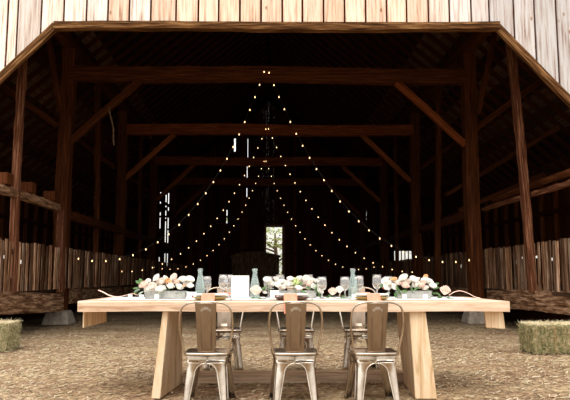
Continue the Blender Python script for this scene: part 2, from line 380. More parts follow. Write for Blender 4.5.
# raised aisle floors
for sgn, nm in ((-1, 'left'), (1, 'right')):
    mb = MB(); a, b = sorted((sgn*(4.38 if sgn < 0 else 4.72), sgn*S))
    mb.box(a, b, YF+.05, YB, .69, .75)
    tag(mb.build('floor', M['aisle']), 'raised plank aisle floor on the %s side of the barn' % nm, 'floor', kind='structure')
    mb = MB(); x0, x1 = sorted((sgn*5.6, sgn*5.64)); mb.box(x0, x1, YF+.05, YB, 0, .69, (.5, .5, .5))  # dark sheet added for the shaded void under the aisle floor
    tag(mb.build('underfloor_shade_%s' % nm, M['dark_board']), 'dark sheet standing in for the shade beneath the %s aisle floor' % nm, 'wall', kind='structure')

# ---- sills, piers, fences
LX, RX = -4.24, 4.58
def sill(x, name, label, y0, y1):
    o = timber(name, (x, y0, .575), (x, y1, .575), .26, .36, M['sill'], .02); tag(o, label, 'beam'); return o
def sill2(x, y0, z0, y1, z1, label, w_=.26, h_=.38):
    o = timber('sill_beam', (x, y0, z0), (x, y1, z1), w_, h_, M['sill'], .022, seg=26); tag(o, label, 'beam')
sill2(LX-.13, 9.4, .575, 13.75, .50, 'thick rough hewn sill log under the left board fence')
sill2(RX+.25, 9.2, .575, 14.0, .55, 'thick rough hewn sill beam under the right board fence')
for k, (y0, y1) in enumerate([(14.62, 19.5), (19.9, 25.0), (25.4, 30.5), (30.9, 36.2)]):
    q = ['nearest', 'second', 'third', 'farthest'][k]
    sill2(LX-.20, y0, .56, y1, .56, 'dim sill beam under the left fence beyond the corner pier, %s length of four' % q, .24, .36)
    sill2(RX+.20, y0, .56, y1, .56, 'dim sill beam under the right fence beyond the corner pier, %s length of four' % q, .24, .36)
def pier(x, y, label):
    mb = MB(); a, b, h = .29, .215, .29
    mb.hexa([(-a, -a, 0), (a, -a, 0), (a, a, 0), (-a, a, 0), (-b, -b, h), (b, -b, h), (b, b, h), (-b, b, h)])
    tag(mb.build('stone_pier', M['concrete'], loc=(x, y, 0), bevel=.03), label, 'pier')
pier(-4.46, 14.2, 'pale tapered concrete pier under the left corner post')
pier(4.54, 14.2, 'tapered concrete pier under the right corner post, beyond the table end')
def fence(x, y0, y1, label, seed, sgn, gaps=(.05, .07, .09, .11, .14), vals=(.4, .65, .9, 1.2, 1.7)):
    rf = random.Random(seed); root = empty('board_fence', (x, y0, .76)); tag(root, label, 'fence')
    mb = MB(); y = 0; k = 0
    while y < y1-y0:
        wd = rf.uniform(.08, .13); gap = rf.choice(gaps)
        h = .84+rf.uniform(-.02, .02); v = rf.choice(vals); le = rf.uniform(-.02, .02); grey = rf.random()
        c = (v, v, v) if grey < .6 else (v*1.2, v*1.35, v*1.5)
        xo = rf.uniform(-.012, .012)
        mb.hexa([(xo-.007, y, 0), (xo+.007, y, 0), (xo+.007, y+wd, 0), (xo-.007, y+wd, 0), (xo-.007, y+le, h), (xo+.007, y+le, h), (xo+.007, y+wd+le, h-.01), (xo-.007, y+wd+le, h-.01)], c)
        y += wd+gap; k += 1
    mb.build('slat_panel', M['slat'], root)
    for z in (.18, .66):
        m2 = MB(); x0, x1 = sorted((sgn*.018, sgn*.06)); m2.box(x0, x1, 0, y1-y0, z-.045, z+.045); m2.build('rail', M['timber'], root)
fence(LX+.02, 9.5, 35.5, 'weathered vertical slat fence along the left aisle', 5, -1)
fence(RX+.14, 9.3, 35.5, 'weathered vertical slat fence along the right aisle', 6, 1, (.02, .03, .04, .06, .09), (.35, .5, .65, .8, 1.3))

# ---- posts, tie beams, braces in rows
rows = [14.2, 19.7, 25.2, 30.7]
ordn = ['frontmost', 'second', 'third', 'rearmost']
PL, PR = -4.46, 4.52
for k, Y in enumerate(rows):
    wdt = .30
    for sgn, X, side in ((-1, PL, 'left'), (1, PR, 'right')):
        tag(timber('post', (X, Y, .30 if k == 0 else 0), (X, Y, 6.05), wdt, wdt, M['timber'], .014), 'square dark timber post carrying the %s end of the %s tie beam' % (side, ordn[k]), 'post')
    tag(timber('tie_beam', (PL+.05, Y-.02, 5.50), (PR-.05, Y-.02, 5.50), .34, .26, M['timber_red'] if k > 0 else M['timber'], .012), '%s long horizontal tie beam across the barn nave' % ordn[k], 'beam')
    for sgn, X, side in ((-1, PL, 'left'), (1, PR, 'right')):
        tag(timber('knee_brace', (sgn*2.88, Y-.05, 5.35), (sgn*4.38, Y-.05, 3.92), .15, .12, (M['stud'] if k else M['timber_red']) if (k or sgn > 0) else M['timber'], .008), 'slanting knee brace under the %s end of the %s tie beam' % (side, ordn[k]), 'brace')
        tag(timber('strut', (sgn*4.66, Y+.02, 4.30), (sgn*6.2, Y+.02, 5.44), .14, .12, M['timber'], .008), 'strut rising outward from the %s post of the %s row to the roof' % (side, ordn[k]), 'brace')
# purlin plates on top of the posts
for X, side in ((PL, 'left'), (PR, 'right')):
    tag(timber('purlin_plate', (X, YF+.1, 6.17), (X, YB-.1, 6.17), .22, .24, M['timber'], .012), 'long dark plate beam lying on the %s row of posts' % side, 'beam')
# front poles
tag(timber('pole', (-4.26, 11.0, .76), (-4.24, 11.0, 5.6), .125, .125, M['timber_grey'], .012, seg=26), 'thin weathered pole rising in front of the left fence', 'pole')
tag(timber('pole', (4.72, 11.5, .73), (4.43, 11.5, 5.9), .14, .13, M['timber_grey'], .014, seg=26), 'thicker leaning weathered pole in front of the right fence', 'pole')
tag(timber('pole', (-4.44, 17.0, .76), (-4.54, 17.0, 6.05), .15, .12, M['timber'], .014), 'slim dark pole between first and second left posts', 'pole')
tag(timber('pole', (4.44, 17.0, .76), (4.58, 17.0, 6.05), .15, .12, M['timber'], .014), 'slim dark pole between first and second right posts', 'pole')
tag(timber('pole', (-4.40, 22.5, .76), (-4.46, 22.5, 6.05), .13, .12, M['timber'], .014), 'slim dark pole between second and third left posts', 'pole')
tag(timber('pole', (4.45, 22.5, .76), (4.5, 22.5, 6.05), .13, .12, M['timber'], .014), 'slim dark pole between second and third right posts', 'pole')
tag(timber('strut', (-4.54, 14.0, 4.60), (-4.98, 14.0, 6.75), .12, .08, M['timber'], .008), 'thin steep strut beside the top of the front left post', 'brace')
tag(timber('strut', (4.64, 14.0, 4.60), (5.14, 14.0, 6.65), .12, .08, M['timber'], .008), 'thin steep strut beside the top of the front right post', 'brace')
tag(timber('strut', (4.75, 17.2, 3.2), (6.95, 15.0, 4.55), .11, .10, M['timber'], .012), 'long pale rail slanting up to the right wall behind the leaning pole', 'brace')
tag(timber('strut', (4.75, 16.0, 2.65), (6.6, 15.2, 3.45), .12, .10, M['timber'], .012), 'short slanting rail beside the front right post', 'brace')
# girts with stub joists on both sides
tag(timber('girt_log', (-4.27, 9.45, 2.40), (-4.29, 13.35, 2.39), .13, .15, M['sill'], .014, seg=24), 'rough log rail running back above the left fence', 'beam')
tag(timber('girt_log', (4.78, 9.4, 2.50), (4.76, 14.2, 2.46), .09, .09, M['timber_grey'], .012, seg=24), 'pale rough rail running back above the right fence', 'beam')
tag(timber('girt_log', (5.00, 9.6, 2.70), (4.98, 14.2, 2.70), .09, .12, M['timber'], .014, seg=24), 'dark upper rail behind the pale rail on the right', 'beam')
for i, (y, l_) in enumerate([(10.5, 'nearest'), (11.55, 'second'), (12.75, 'third')]):
    mb = MB(); mb.box(-.11, .11, -.12, .12, 0, .19)
    o = mb.build('wood_block', M['timber'], loc=(-4.27, y, 2.475), bevel=.01); o.rotation_euler = (0, 0, .08*i-.08); tag(o, '%s squared wood block resting on the left log rail' % l_, 'block')
tag(timber('post', (-4.24, 13.5, .69), (-4.26, 13.5, 2.36), .15, .15, M['timber_grey'], .012, seg=12), 'short weathered post under the far end of the left log rail', 'post')
tag(timber('girt_log', (-4.40, 14.4, 2.36), (-4.44, 36, 2.36), .16, .2, M['timber'], .012), 'dim rail running far back along the left post row', 'beam')
tag(timber('girt_log', (4.62, 14.4, 2.42), (4.6, 36, 2.42), .16, .2, M['timber'], .012), 'dim rail running far back along the right post row', 'beam')
mb = MB(); mb.tube([(-3.49, 14.0, 4.62), (-3.44, 14, 4.45), (-3.38, 14, 4.2), (-3.38, 14, 4.0), (-3.36, 14, 3.85)], .018, 6)
mb.tube([(-3.49, 14.0, 4.62), (-3.50, 14.06, 4.70)], .018, 6)
tag(mb.build('rope', M['rope']), 'short frayed rope hanging beside the left brace', 'rope')

# wooden bin with arched lid in front of the far door
root = empty('wooden_bin', (-.64, 33.6, 0)); tag(root, 'large dark plank bin with low arched lid before the doorway', 'bin')
mb = MB()
for k in range(8): mb.box(-1.2, 1.2, -.5, .5, k*.25, k*.25+.24)
mb.box(-1.19, 1.19, -.49, .49, 0, 1.99); mb.build('body', M['sill'], root)
mb = MB(); n = 14; vs = []
for i in range(n+1):
    t = i/n; xx = -1.28+2.56*t; z = 2.02+.20*math.sin(PI*t)
    for yy in (-.56, .56): vs += [(xx, yy, 2.0), (xx, yy, z+.06)]
fs = []
for i in range(n):
    a = i*4; b = a+4; fs += [(a+1, b+1, b+3, a+3), (a, a+2, b+2, b), (a, b, b+1, a+1), (a+2, a+3, b+3, b+2)]
fs += [(0, 1, 3, 2), (n*4, n*4+2, n*4+3, n*4+1)]
mb.add(vs, fs); mb.build('lid', M['sill'], root)

# ================================================================= TREES OUTSIDE THE BACK DOOR
def tree(x, y, h, label, seed, n=2600):
    rt = random.Random(seed); root = empty('tree', (x, y, 0)); tag(root, label, 'tree', 'trees outside beyond the barn')
    mb = MB(); mb.tube([(0, 0, 0), (.05, 0, h*.3), (-.05, .1, h*.7)], [.22, .17, .05], 8)
    for k in range(9):
        a = rt.uniform(0, 2*PI); z = h*rt.uniform(.15, .6); mb.tube([(0, 0, z), (math.cos(a)*h*.22, math.sin(a)*h*.22, z+h*.08), (math.cos(a)*h*.36, math.sin(a)*h*.36, z+h*.1)], [.07, .05, .02], 5)
    mb.build('trunk', M['bark'], root)
    mb = MB()
    cl = [(rt.uniform(-1, 1)*h*.32, rt.uniform(-1, 1)*h*.3, rt.uniform(.12, .95)*h, rt.uniform(.3, .6)) for _ in range(46)]
    for i in range(n):
        cx, cy, cz, r = rt.choice(cl)
        d = Vector((rt.gauss(0, 1), rt.gauss(0, 1), rt.gauss(0, .38))).normalized()*r*rt.random()**.4
        p = Vector((cx, cy, cz))+Vector((d.x*1.6, d.y*1.3, d.z*.7)); s_ = rt.uniform(.05, .11)
        u = Vector((rt.uniform(-1, 1), rt.uniform(-1, 1), rt.uniform(-.5, .5))).normalized()*s_; v = u.orthogonal().normalized()*s_*.6
        c = rt.choice([(1, 1, .9), (.7, .8, .6), (1.2, 1.2, .8), (.45, .55, .4)])
        mb.add([p-u, p+v, p+u, p-v], [(0, 1, 2, 3)], c)
    mb.build('foliage', M['foliage'], root)
tree(.5, 42.5, 5.5, 'pale sunlit leafy tree seen through the far doorway', 1)
tree(3.2, 46, 6.5, 'sunlit tree standing behind the far doorway tree to its right', 2)
tree(-2.2, 46, 6.0, 'sunlit tree standing behind the far doorway tree to its left', 3)

# ================================================================= STRING LIGHTS
mb = MB(); mb.lathe([(.004, .030), (.011, .026), (.013, .012), (.020, .000), (.023, -.014), (.018, -.028), (.008, -.036), (.001, -.038)], 10)
bulb0 = mb.build('bulb', M['bulb'], smooth=True); bulb_used = [False]
def string_lights(Y, z0, sgn, a, xv, xe, label, step, x0=0.0, phase=.5):
    def zz(x): return z0 - a*(math.cosh(xv/a)-math.cosh((x-xv)/a))
    root = empty('string_lights', (x0, Y, z0)); tag(root, label, 'string lights', 'string lights draped from the tie beams')
    pts = []; x = 0; n = 60
    for i in range(n+1): x = xe*i/n; pts.append((sgn*x, 0, zz(x)-z0+.03))
    mb = MB(); mb.tube(pts, .005, 4); mb.build('cable', M['cable'], root)
    acc = step*(1-phase); x = 0; dxx = .01
    while x < xe:
        dz = zz(x+dxx)-zz(x); acc += math.hypot(dxx, dz); x += dxx
        if acc >= step:
            acc = 0
            if not bulb_used[0]: b = bulb0; bulb_used[0] = True
            else: b = bulb0.copy(); COL.objects.link(b)
            b.parent = root; b.location = (sgn*x, 0, zz(x)-z0)
            b.scale = (.60,)*3
string_lights(13.98, 5.58, -1, 1.90, 3.50, 4.32, 'string of warm bulbs sagging from frontmost beam to left post', .288, -.08, .2)
string_lights(13.98, 5.58, 1, 2.30, 3.93, 4.50, 'string of warm bulbs sagging from frontmost beam to right post', .288, -.02, .2)
string_lights(19.5, 5.60, -1, 2.45, 4.15, 4.4, 'string of warm bulbs sagging left from the second beam', .30, -.04, .3)
string_lights(19.5, 5.60, 1, 2.7, 4.4, 4.5, 'string of warm bulbs sagging right from the second beam', .30, -.04, .3)
string_lights(25.0, 5.60, -1, 1.98, 3.61, 4.4, 'string of warm bulbs sagging left from the third beam', .30, -.13, .4)
string_lights(25.0, 5.60, 1, 1.98, 3.61, 4.4, 'string of warm bulbs sagging right from the third beam', .30, -.13, .4)
# ================================================================= HAY BALES
def bale(x0, x1, y0, y1, h, label, seed, stalk_cols):
    rh = random.Random(seed); cx, cy = (x0+x1)/2, (y0+y1)/2; a, b = (x1-x0)/2, (y1-y0)/2
    root = empty('hay_bale', (cx, cy, 0)); tag(root, label, 'hay bale')
    bm = bmesh.new(); bmesh.ops.create_cube(bm, size=1)
    bmesh.ops.subdivide_edges(bm, edges=bm.edges[:], cuts=22, use_grid_fill=True)
    for v in bm.verts:
        p = Vector((v.co.x*2*a, v.co.y*2*b, (v.co.z+.5)*h))
        nn = noise.noise(p*9+Vector((seed, 0, 0)))*.022 + noise.noise(p*28)*.012
        ed = sum(1 for q in (abs(v.co.x), abs(v.co.y), abs(v.co.z)) if q > .46)
        d = Vector((v.co.x, v.co.y, v.co.z)).normalized()
        v.co = p + d*nn - (d*.014 if ed > 1 else d*0)
        if v.co.z < 0.0: v.co.z = 0.0
    me = bpy.data.meshes.new('body'); bm.to_mesh(me); bm.free(); me.materials.append(M['hay'])
    at = me.color_attributes.new('tint', 'FLOAT_COLOR', 'CORNER'); at.data.foreach_set('color', [1.0]*4*len(at.data))
    o = bpy.data.objects.new('body', me); COL.objects.link(o); o.parent = root
    mb = MB()
    for i in range(5200):
        f = rh.choice(['front']*5+['top']*4+['s0', 's1'])
        up = rh.uniform(-.5, 1)
        if f == 'front': p = Vector((rh.uniform(-a, a), -b-.005, rh.uniform(.0, h))); d = Vector((rh.uniform(-1, 1), -.25-.3*rh.random(), rh.uniform(-1, 1)))
        elif f == 'top': p = Vector((rh.uniform(-a, a), rh.uniform(-b, b), h+.002)); d = Vector((rh.uniform(-1, 1), rh.uniform(-1, 1), .15+.6*rh.random()**3))
        elif f == 's0': p = Vector((-a-.005, rh.uniform(-b, b), rh.uniform(0, h))); d = Vector((-.3, rh.uniform(-1, 1), rh.uniform(-1, 1)))
        else: p = Vector((a+.005, rh.uniform(-b, b), rh.uniform(0, h))); d = Vector((.3, rh.uniform(-1, 1), rh.uniform(-1, 1)))
        d = d.normalized()*rh.uniform(.02, .07); q = p+d
        if q.z < .002: q.z = .002
        s_ = d.orthogonal().normalized()*rh.uniform(.0012, .003)
        c = rh.choice(stalk_cols[0 if f != 'top' else 1])
        mb.add([p-s_, p+s_, q+s_*.5, q-s_*.5], [(0, 1, 2, 3)], c)
    tag(mb.build('stalks', M['hay_stalk'], root), kind='stuff')
    for tx in (-a*.45, a*.45):
        m3 = MB(); m3.tube([(tx, -b-.02, .02), (tx, -b-.022, h-.01), (tx, -b+.02, h+.022), (tx, b-.02, h+.022), (tx, b+.022, h-.02), (tx, b+.022, .02)], .004, 5); m3.build('twine', M['twine'], root)
gcols = [[(.20, .24, .10), (.30, .31, .14), (.48, .38, .21), (.13, .14, .06), (.60, .48, .29), (.36, .25, .13)], [(.80, .66, .42), (.70, .55, .33), (.85, .75, .55), (.45, .42, .22)]]
gcols2 = [[(.30, .30, .14), (.45, .40, .22), (.58, .48, .30), (.24, .28, .12), (.62, .52, .33)], [(.80, .66, .42), (.70, .55, .33), (.85, .75, .55)]]
bale(3.46, 4.5, 8.55, 9.05, .375, 'greenish hay bale on the ground at the right edge', 21, gcols)
bale(-4.45, -3.50, 8.95, 9.45, .375, 'straw coloured hay bale cut off by the left edge', 22, gcols2)

# ================================================================= TABLE
TZ = .80; TB = .715
troot = empty('trestle_table', (.21, 6.05, 0)); tag(troot, 'long pale pine slab table set for a wedding dinner', 'table')
tx0, tx1 = -1.585, 2.005
mb = MB(); n = 48; rt = random.Random(5); prof = []
for i in range(n+1):
    t = i/n; x = tx0+(tx1-tx0)*t
    yf = 5.50-.10*t + .012*math.sin(t*9)+rt.uniform(-.003, .003); yb = 6.70-.06*t + .015*math.sin(t*7+1)
    if i == 0 : yf += .02
    prof.append((x, yf, yb))
vs = []; O = Vector((.21, 6.05, 0))
for x, yf, yb in prof:
    wv = .003*math.sin(x*5)
    for y, z in ((yf+.004, TB+wv), (yf, TZ-.008), (yf+.010, TZ), (yb-.01, TZ), (yb, TZ-.008), (yb, TB+wv)): vs.append(Vector((x, y, z))-O)
fs = []
for i in range(n):
    for j in range(6): a = i*6+j; b = i*6+(j+1) % 6; fs.append((a, a+6, b+6, b))
fs += [(0, 1, 2, 3, 4, 5), tuple(n*6+j for j in range(5, -1, -1))]
mb.add(vs, fs); mb.build('tabletop', M['pine'], troot, bevel=0)
def leg(pts, name='leg', mat=M['pine_leg']):
    mb = MB(); mb.hexa([Vector(p)-O for p in pts]); return mb.build(name, mat, troot, bevel=.006)
Zt = TB
leg([(-.965, 5.56, 0), (-.888, 5.55, 0), (-.806, 6.36, 0), (-.88, 6.37, 0), (-.885, 5.56, Zt), (-.836, 5.55, Zt), (-.82, 6.30, Zt), (-.87, 6.30, Zt)])
leg([(1.218, 5.49, 0), (1.398, 5.48, 0), (1.47, 6.30, 0), (1.30, 6.38, 0), (1.185, 5.49, Zt), (1.320, 5.48, Zt), (1.38, 6.25, Zt), (1.232, 6.30, Zt)])
leg([(-1.560, 5.60, .574), (-1.548, 5.60, .574), (-1.545, 6.36, .574), (-1.60, 6.36, .574), (-1.560, 5.60, Zt), (-1.548, 5.60, Zt), (-1.545, 6.36, Zt), (-1.60, 6.36, Zt)], 'end_cleat')
leg([(1.84, 5.52, .575), (2.0, 5.51, .565), (2.0, 5.60, .565), (1.86, 5.60, .575), (1.83, 5.52, Zt), (1.985, 5.51, Zt), (1.985, 5.60, Zt), (1.85, 5.60, Zt)], 'end_cleat')
mb = MB(); vs = []
n = 14
for i in range(n+1):
    t = i/n; x = -.80+2.10*t; e = rt.uniform(-.005, .005)
    for y, z in ((6.30, .003), (6.30, .083+e), (6.31, .092+e), (6.52, .092+e), (6.53, .003)): vs.append(Vector((x, y, z))-O)
fs = [(i*5+j, i*5+5+j, i*5+5+(j+1) % 5, i*5+(j+1) % 5) for i in range(n) for j in range(5)]+[(0, 1, 2, 3, 4), tuple(n*5+j for j in range(4, -1, -1))]
mb.add(vs, fs); tag(mb.build('stretcher', M['stretcher'], troot), 'grey-brown low stretcher plank')

# runner
mb = MB(); n = 70; vs = []
for i in range(n+1):
    t = i/n; x = -1.46+3.30*t
    yf = 5.66+.018*math.sin(x*11)+.02*math.sin(x*4); yb = 6.50+.02*math.sin(x*7)
    for k in range(7):
        y = yf+(yb-yf)*k/6; vs.append((x, y, TZ+.003+.0025*abs(math.sin(x*30+k*1.7))))
fs = [(i*7+k, (i+1)*7+k, (i+1)*7+k+1, i*7+k+1) for i in range(n) for k in range(6)]
mb.add(vs, fs); tag(mb.build('table_runner', M['linen'], smooth=True, solid=.002), 'white lace runner spread along the pine table top', 'table runner')
RZ = TZ+.0075

# ================================================================= CHAIRS
def strip_panel(mb, outer, inner, fn):
    """quads between two equal-length 2D polylines mapped to 3D by fn"""
    vs = [fn(*p) for pr_ in zip(outer, inner) for p in pr_]
    mb.add(vs, [(2*i, 2*i+2, 2*i+3, 2*i+1) for i in range(len(outer)-1)])
def make_chair(label):
    root = empty('metal_chair'); tag(root, label, 'chair')
    H = .415
    # seat pan: rounded square, slightly dished, with rolled edge
    mb = MB(); n = 40; rings = [(1.0, -.022), (1.0, -.006), (.985, 0), (.93, .001), (.80, -.004), (.4, -.008)]
    def sq(a, s_, wr=.178, wf=.192, d=.185):
        c, s2 = math.cos(a), math.sin(a); e = .28
        x = math.copysign(abs(c)**e, c); y = math.copysign(abs(s2)**e, s2)
        w_ = wr+(wf-wr)*(y+1)/2; return x*w_*s_, y*d*s_
    vs = []
    for s_, dz in rings:
        for j in range(n): x, y = sq(2*PI*j/n, s_); vs.append((x, y, H+dz))
    fs = [(i*n+j, i*n+(j+1) % n, (i+1)*n+(j+1) % n, (i+1)*n+j) for i in range(len(rings)-1) for j in range(n)]
    fs.append(tuple((len(rings)-1)*n+j for j in range(n)))
    mb.add(vs, fs); mb.build('seat', M['metal'], root, smooth=True, solid=.003)
    # legs: folded sheet corner with arched aprons
    for sx_ in (-1, 1):
        for sy in (-1, 1):
            W = .178 if sy < 0 else .192; D = .185
            spx = .012 if sy < 0 else .030; spy = .055 if sy > 0 else .07   # splay of foot
            mb = MB()
            zs = [H-.016, H-.03, H-.05, H-.07, .345, .3375, .335, .333, .329, .322, .312, .300, .285, .268, .25, .21, .16, .11, .06, .0]; m = len(zs)-1
            def corner(z):
                t = 1-z/H
                fx = (.168, .150, .172) if sy < 0 else (.178, .164, .205)
                x_ = fx[0]+(fx[1]-fx[0])*t/.25 if t < .25 else fx[1]+(fx[2]-fx[1])*(t-.25)/.75
                return sx_*x_, sy*(.172+(.045 if sy > 0 else .075)*t**1.3)
            def inn(z, full):
                if z >= .335: return 0.0
                if z > .25: return .088*math.sqrt(max(0, 1-((z-.25)/.085)**2))*full
                return (.088+.044*(.25-z)/.25)*full
            vs = []; fs = []; rr_ = .022; K = 9
            for z in zs:
                cx, cy = corner(z); ix = inn(z, 1.0 if sy < 0 else 1.12); iy = inn(z, 1.12)
                ix = min(ix, abs(cx)-.028); iy = min(iy, abs(cy)-.028)
                vs.append((sx_*ix, cy, z))
                for k in range(7):
                    a_ = PI/2*k/6; vs.append((cx-sx_*rr_*(1-math.sin(a_)), cy-sy*rr_*(1-math.cos(a_)), z))
                vs.append((cx, sy*iy, z))
            for i in range(m):
                for k in range(K-1): fs.append((i*K+k, i*K+k+1, i*K+K+k+1, i*K+K+k))
            mb.add(vs, fs)
            mb.tube([vs[i*K] for i in range(6, m+1)], .004, 6); mb.tube([vs[i*K+K-1] for i in range(6, m+1)], .004, 6)
            cx, cy = corner(0.0); lg = mb.build('leg', M['metal'], root, smooth=True, solid=.003)
            m2 = MB(); m2.box(cx-sx_*.014-.016, cx-sx_*.014+.016, cy-sy*.014-.016, cy-sy*.014+.016, 0, .014); m2.build('foot_cap', M['cable'], lg)
    # cross bracing under seat
    mb = MB(); mb.tube([(-.140, -.175, .30), (0, 0, .35), (.150, .165, .30)], .005, 6); mb.tube([(.140, -.175, .30), (0, 0, .358), (-.150, .165, .30)], .005, 6)
    mb.build('cross_brace', M['metal'], root, smooth=True)
    # back hoop
    yb0, yb1 = -.165, -.265
    pts2 = [(-.172, H-.01), (-.188, .50), (-.202, .58), (-.207, .66), (-.200, .735), (-.180, .785), (-.135, .812), (-.07, .822), (0, .824)]
    pts2 = pts2+[(-x, z) for x, z in pts2[-2::-1]]
    # smooth by Catmull-Rom
    def cr(P, k=5):
        out = []
        for i in range(len(P)-1):
            p0, p1, p2, p3 = P[max(i-1, 0)], P[i], P[i+1], P[min(i+2, len(P)-1)]
            for s_ in range(k):
                t = s_/k; out.append(tuple(.5*(2*p1[j]+(p2[j]-p0[j])*t+(2*p0[j]-5*p1[j]+4*p2[j]-p3[j])*t*t+(3*p1[j]-p0[j]-3*p2[j]+p3[j])*t**3) for j in range(len(p1))))
        out.append(P[-1]); return out
    def lean(z): t = (z-H)/(.82-H); return yb0+(yb1-yb0)*t
    mb = MB(); mb.tube([(x, lean(z), z) for x, z in cr(pts2)], .0085, 8); mb.build('back_frame', M['metal'], root, smooth=True)
    # splat with pressed arch
    mb = MB(); nu, nv = 26, 30; vs = []
    for j in range(nv+1):
        v = j/nv; z = H+.002+(.818-H)*v; hw = .070+.013*v
        for i in range(nu+1):
            u = i/nu*2-1; x = u*hw
            inb = abs(u) < .52 and v < .80+.08*math.sqrt(max(0, 1-(u/.53)**2))
            if v < .04: inb = False
            off = -.009 if inb else 0.0
            vs.append((x, lean(z)+.002+off - .010*(1-u*u), z))
    fs = [(j*(nu+1)+i, j*(nu+1)+i+1, (j+1)*(nu+1)+i+1, (j+1)*(nu+1)+i) for j in range(nv) for i in range(nu)]
    mb.add(vs, fs)
    rid = [(-.040, H+.03)]+[(-.040-.004*k/6, H+.03+(.70-H-.03)*k/6) for k in range(1, 7)]+[(-.044*math.cos(PI*k/8), .70+.052*math.sin(PI*k/8)) for k in range(1, 8)]+[(.044, .70), (.040, H+.03)]
    mb.tube([(x, lean(z)-.009+.0, z) for x, z in rid], .0035, 6)
    mb.build('splat', M['metal_splat'], root, smooth=True, solid=.003)
    return root
ch = make_chair('gunmetal metal chair facing away, front row left end')
near = [(-.475, 5.385, -.03, 'gunmetal metal chair on the near side, leftmost of three with their backs turned'),
        (.215, 5.375, .01, 'gunmetal metal chair on the near side, middle one of three with their backs turned'),
        (.850, 5.365, .02, 'gunmetal metal chair on the near side, rightmost of three with their backs turned')]
far = [(-.475, 7.15, PI+.05, 'steel chair across the table, behind the left near chair'),
       (.305, 7.15, PI, 'steel chair across the table, behind the middle near chair'),
       (1.005, 7.15, PI-.04, 'steel chair across the table, behind the right near chair')]
for i, (x, y, rz, lab) in enumerate(near+far):
    c = ch if i == 0 else copy_tree(ch)
    c.location = (x, y, .002); c.rotation_euler = (0, 0, rz); c.scale = (1, 1, .978); c['label'] = lab; c['group'] = 'metal cafe chairs around the pine table'
    if i >= 3: c.scale = (1.03, 1.03, 1.07)

# ================================================================= TABLEWARE
def bottle(x, y, label, h=.272):
    root = empty('glass_bottle', (x, y, RZ)); tag(root, label, 'bottle', 'aqua glass bottles on the table')
    k = h/.285
    prof = [(.001, .0), (.036, 0), (.041, .006), (.042, .02), (.042, .10), (.040, .125), (.034, .16), (.025, .195), (.020, .22), (.018, .258), (.023, .260), (.023, .280), (.018, .281)]
    mb = MB(); mb.lathe([(r, z*k) for r, z in prof], 24); mb.build('bottle_body', M['glass_aqua'], root, smooth=True, solid=.0025)
bottle(wx(201, 5.98), 5.98, 'pale aqua glass bottle beside the left flower trough')
bottle(wx(255, 6.0), 6.0, 'pale aqua glass bottle right of the white menu card')
bottle(wx(352.5, 6.0), 6.0, 'pale aqua glass bottle standing between goblets right of centre')
def goblet(x, y, label, h=.205, w_=.044):
    root = empty('wine_goblet', (x, y, RZ)); tag(root, label, 'glass', 'clear glass goblets on the table')
    k = h/.205; q = w_/.044
    prof = [(.001, .004), (.034, .002), (.034, .005), (.008, .012), (.006, .03), (.006, .065), (.010, .074), (.030, .088), (.042, .112), (.044, .135), (.041, .17), (.0385, .205)]
    mb = MB(); mb.lathe([(r*q, z*k) for r, z in prof], 22); mb.build('glass_body', M['glass'], root, smooth=True, solid=.002)
    mb = MB(); mb.lathe([(.001*q, .082*k), (.027*q, .091*k), (.037*q, .112*k), (.038*q, .128*k), (.001, .128*k)], 18); mb.build('wine', M['water'], root, smooth=True)
for px, Y, h, lab in [(207.5, 6.16, .20, 'clear goblet just behind the left aqua bottle'), (224, 5.98, .215, 'left one of the two overlapping goblets left of the menu card'), (229, 6.16, .215, 'right one of the two overlapping goblets left of the menu card'),
                      (268.5, 6.2, .20, 'clear goblet at the left of the central flowers'), (280, 6.3, .215, 'clear goblet standing behind the central flowers'), (308.5, 6.3, .215, 'clear goblet behind the right part of the central flowers'),
                      (321.5, 5.88, .195, 'goblet with amber tint at the right end of central flowers'), (344.5, 5.95, .195, 'clear goblet left of the right aqua bottle'), (358.5, 6.08, .205, 'clear goblet right of the right aqua bottle'),
                      (376.5, 6.12, .215, 'clear goblet left of the right flower arrangement'), (388, 6.28, .20, 'clear goblet behind the right flower arrangement')]:
    goblet(wx(px, Y), Y, lab, h)

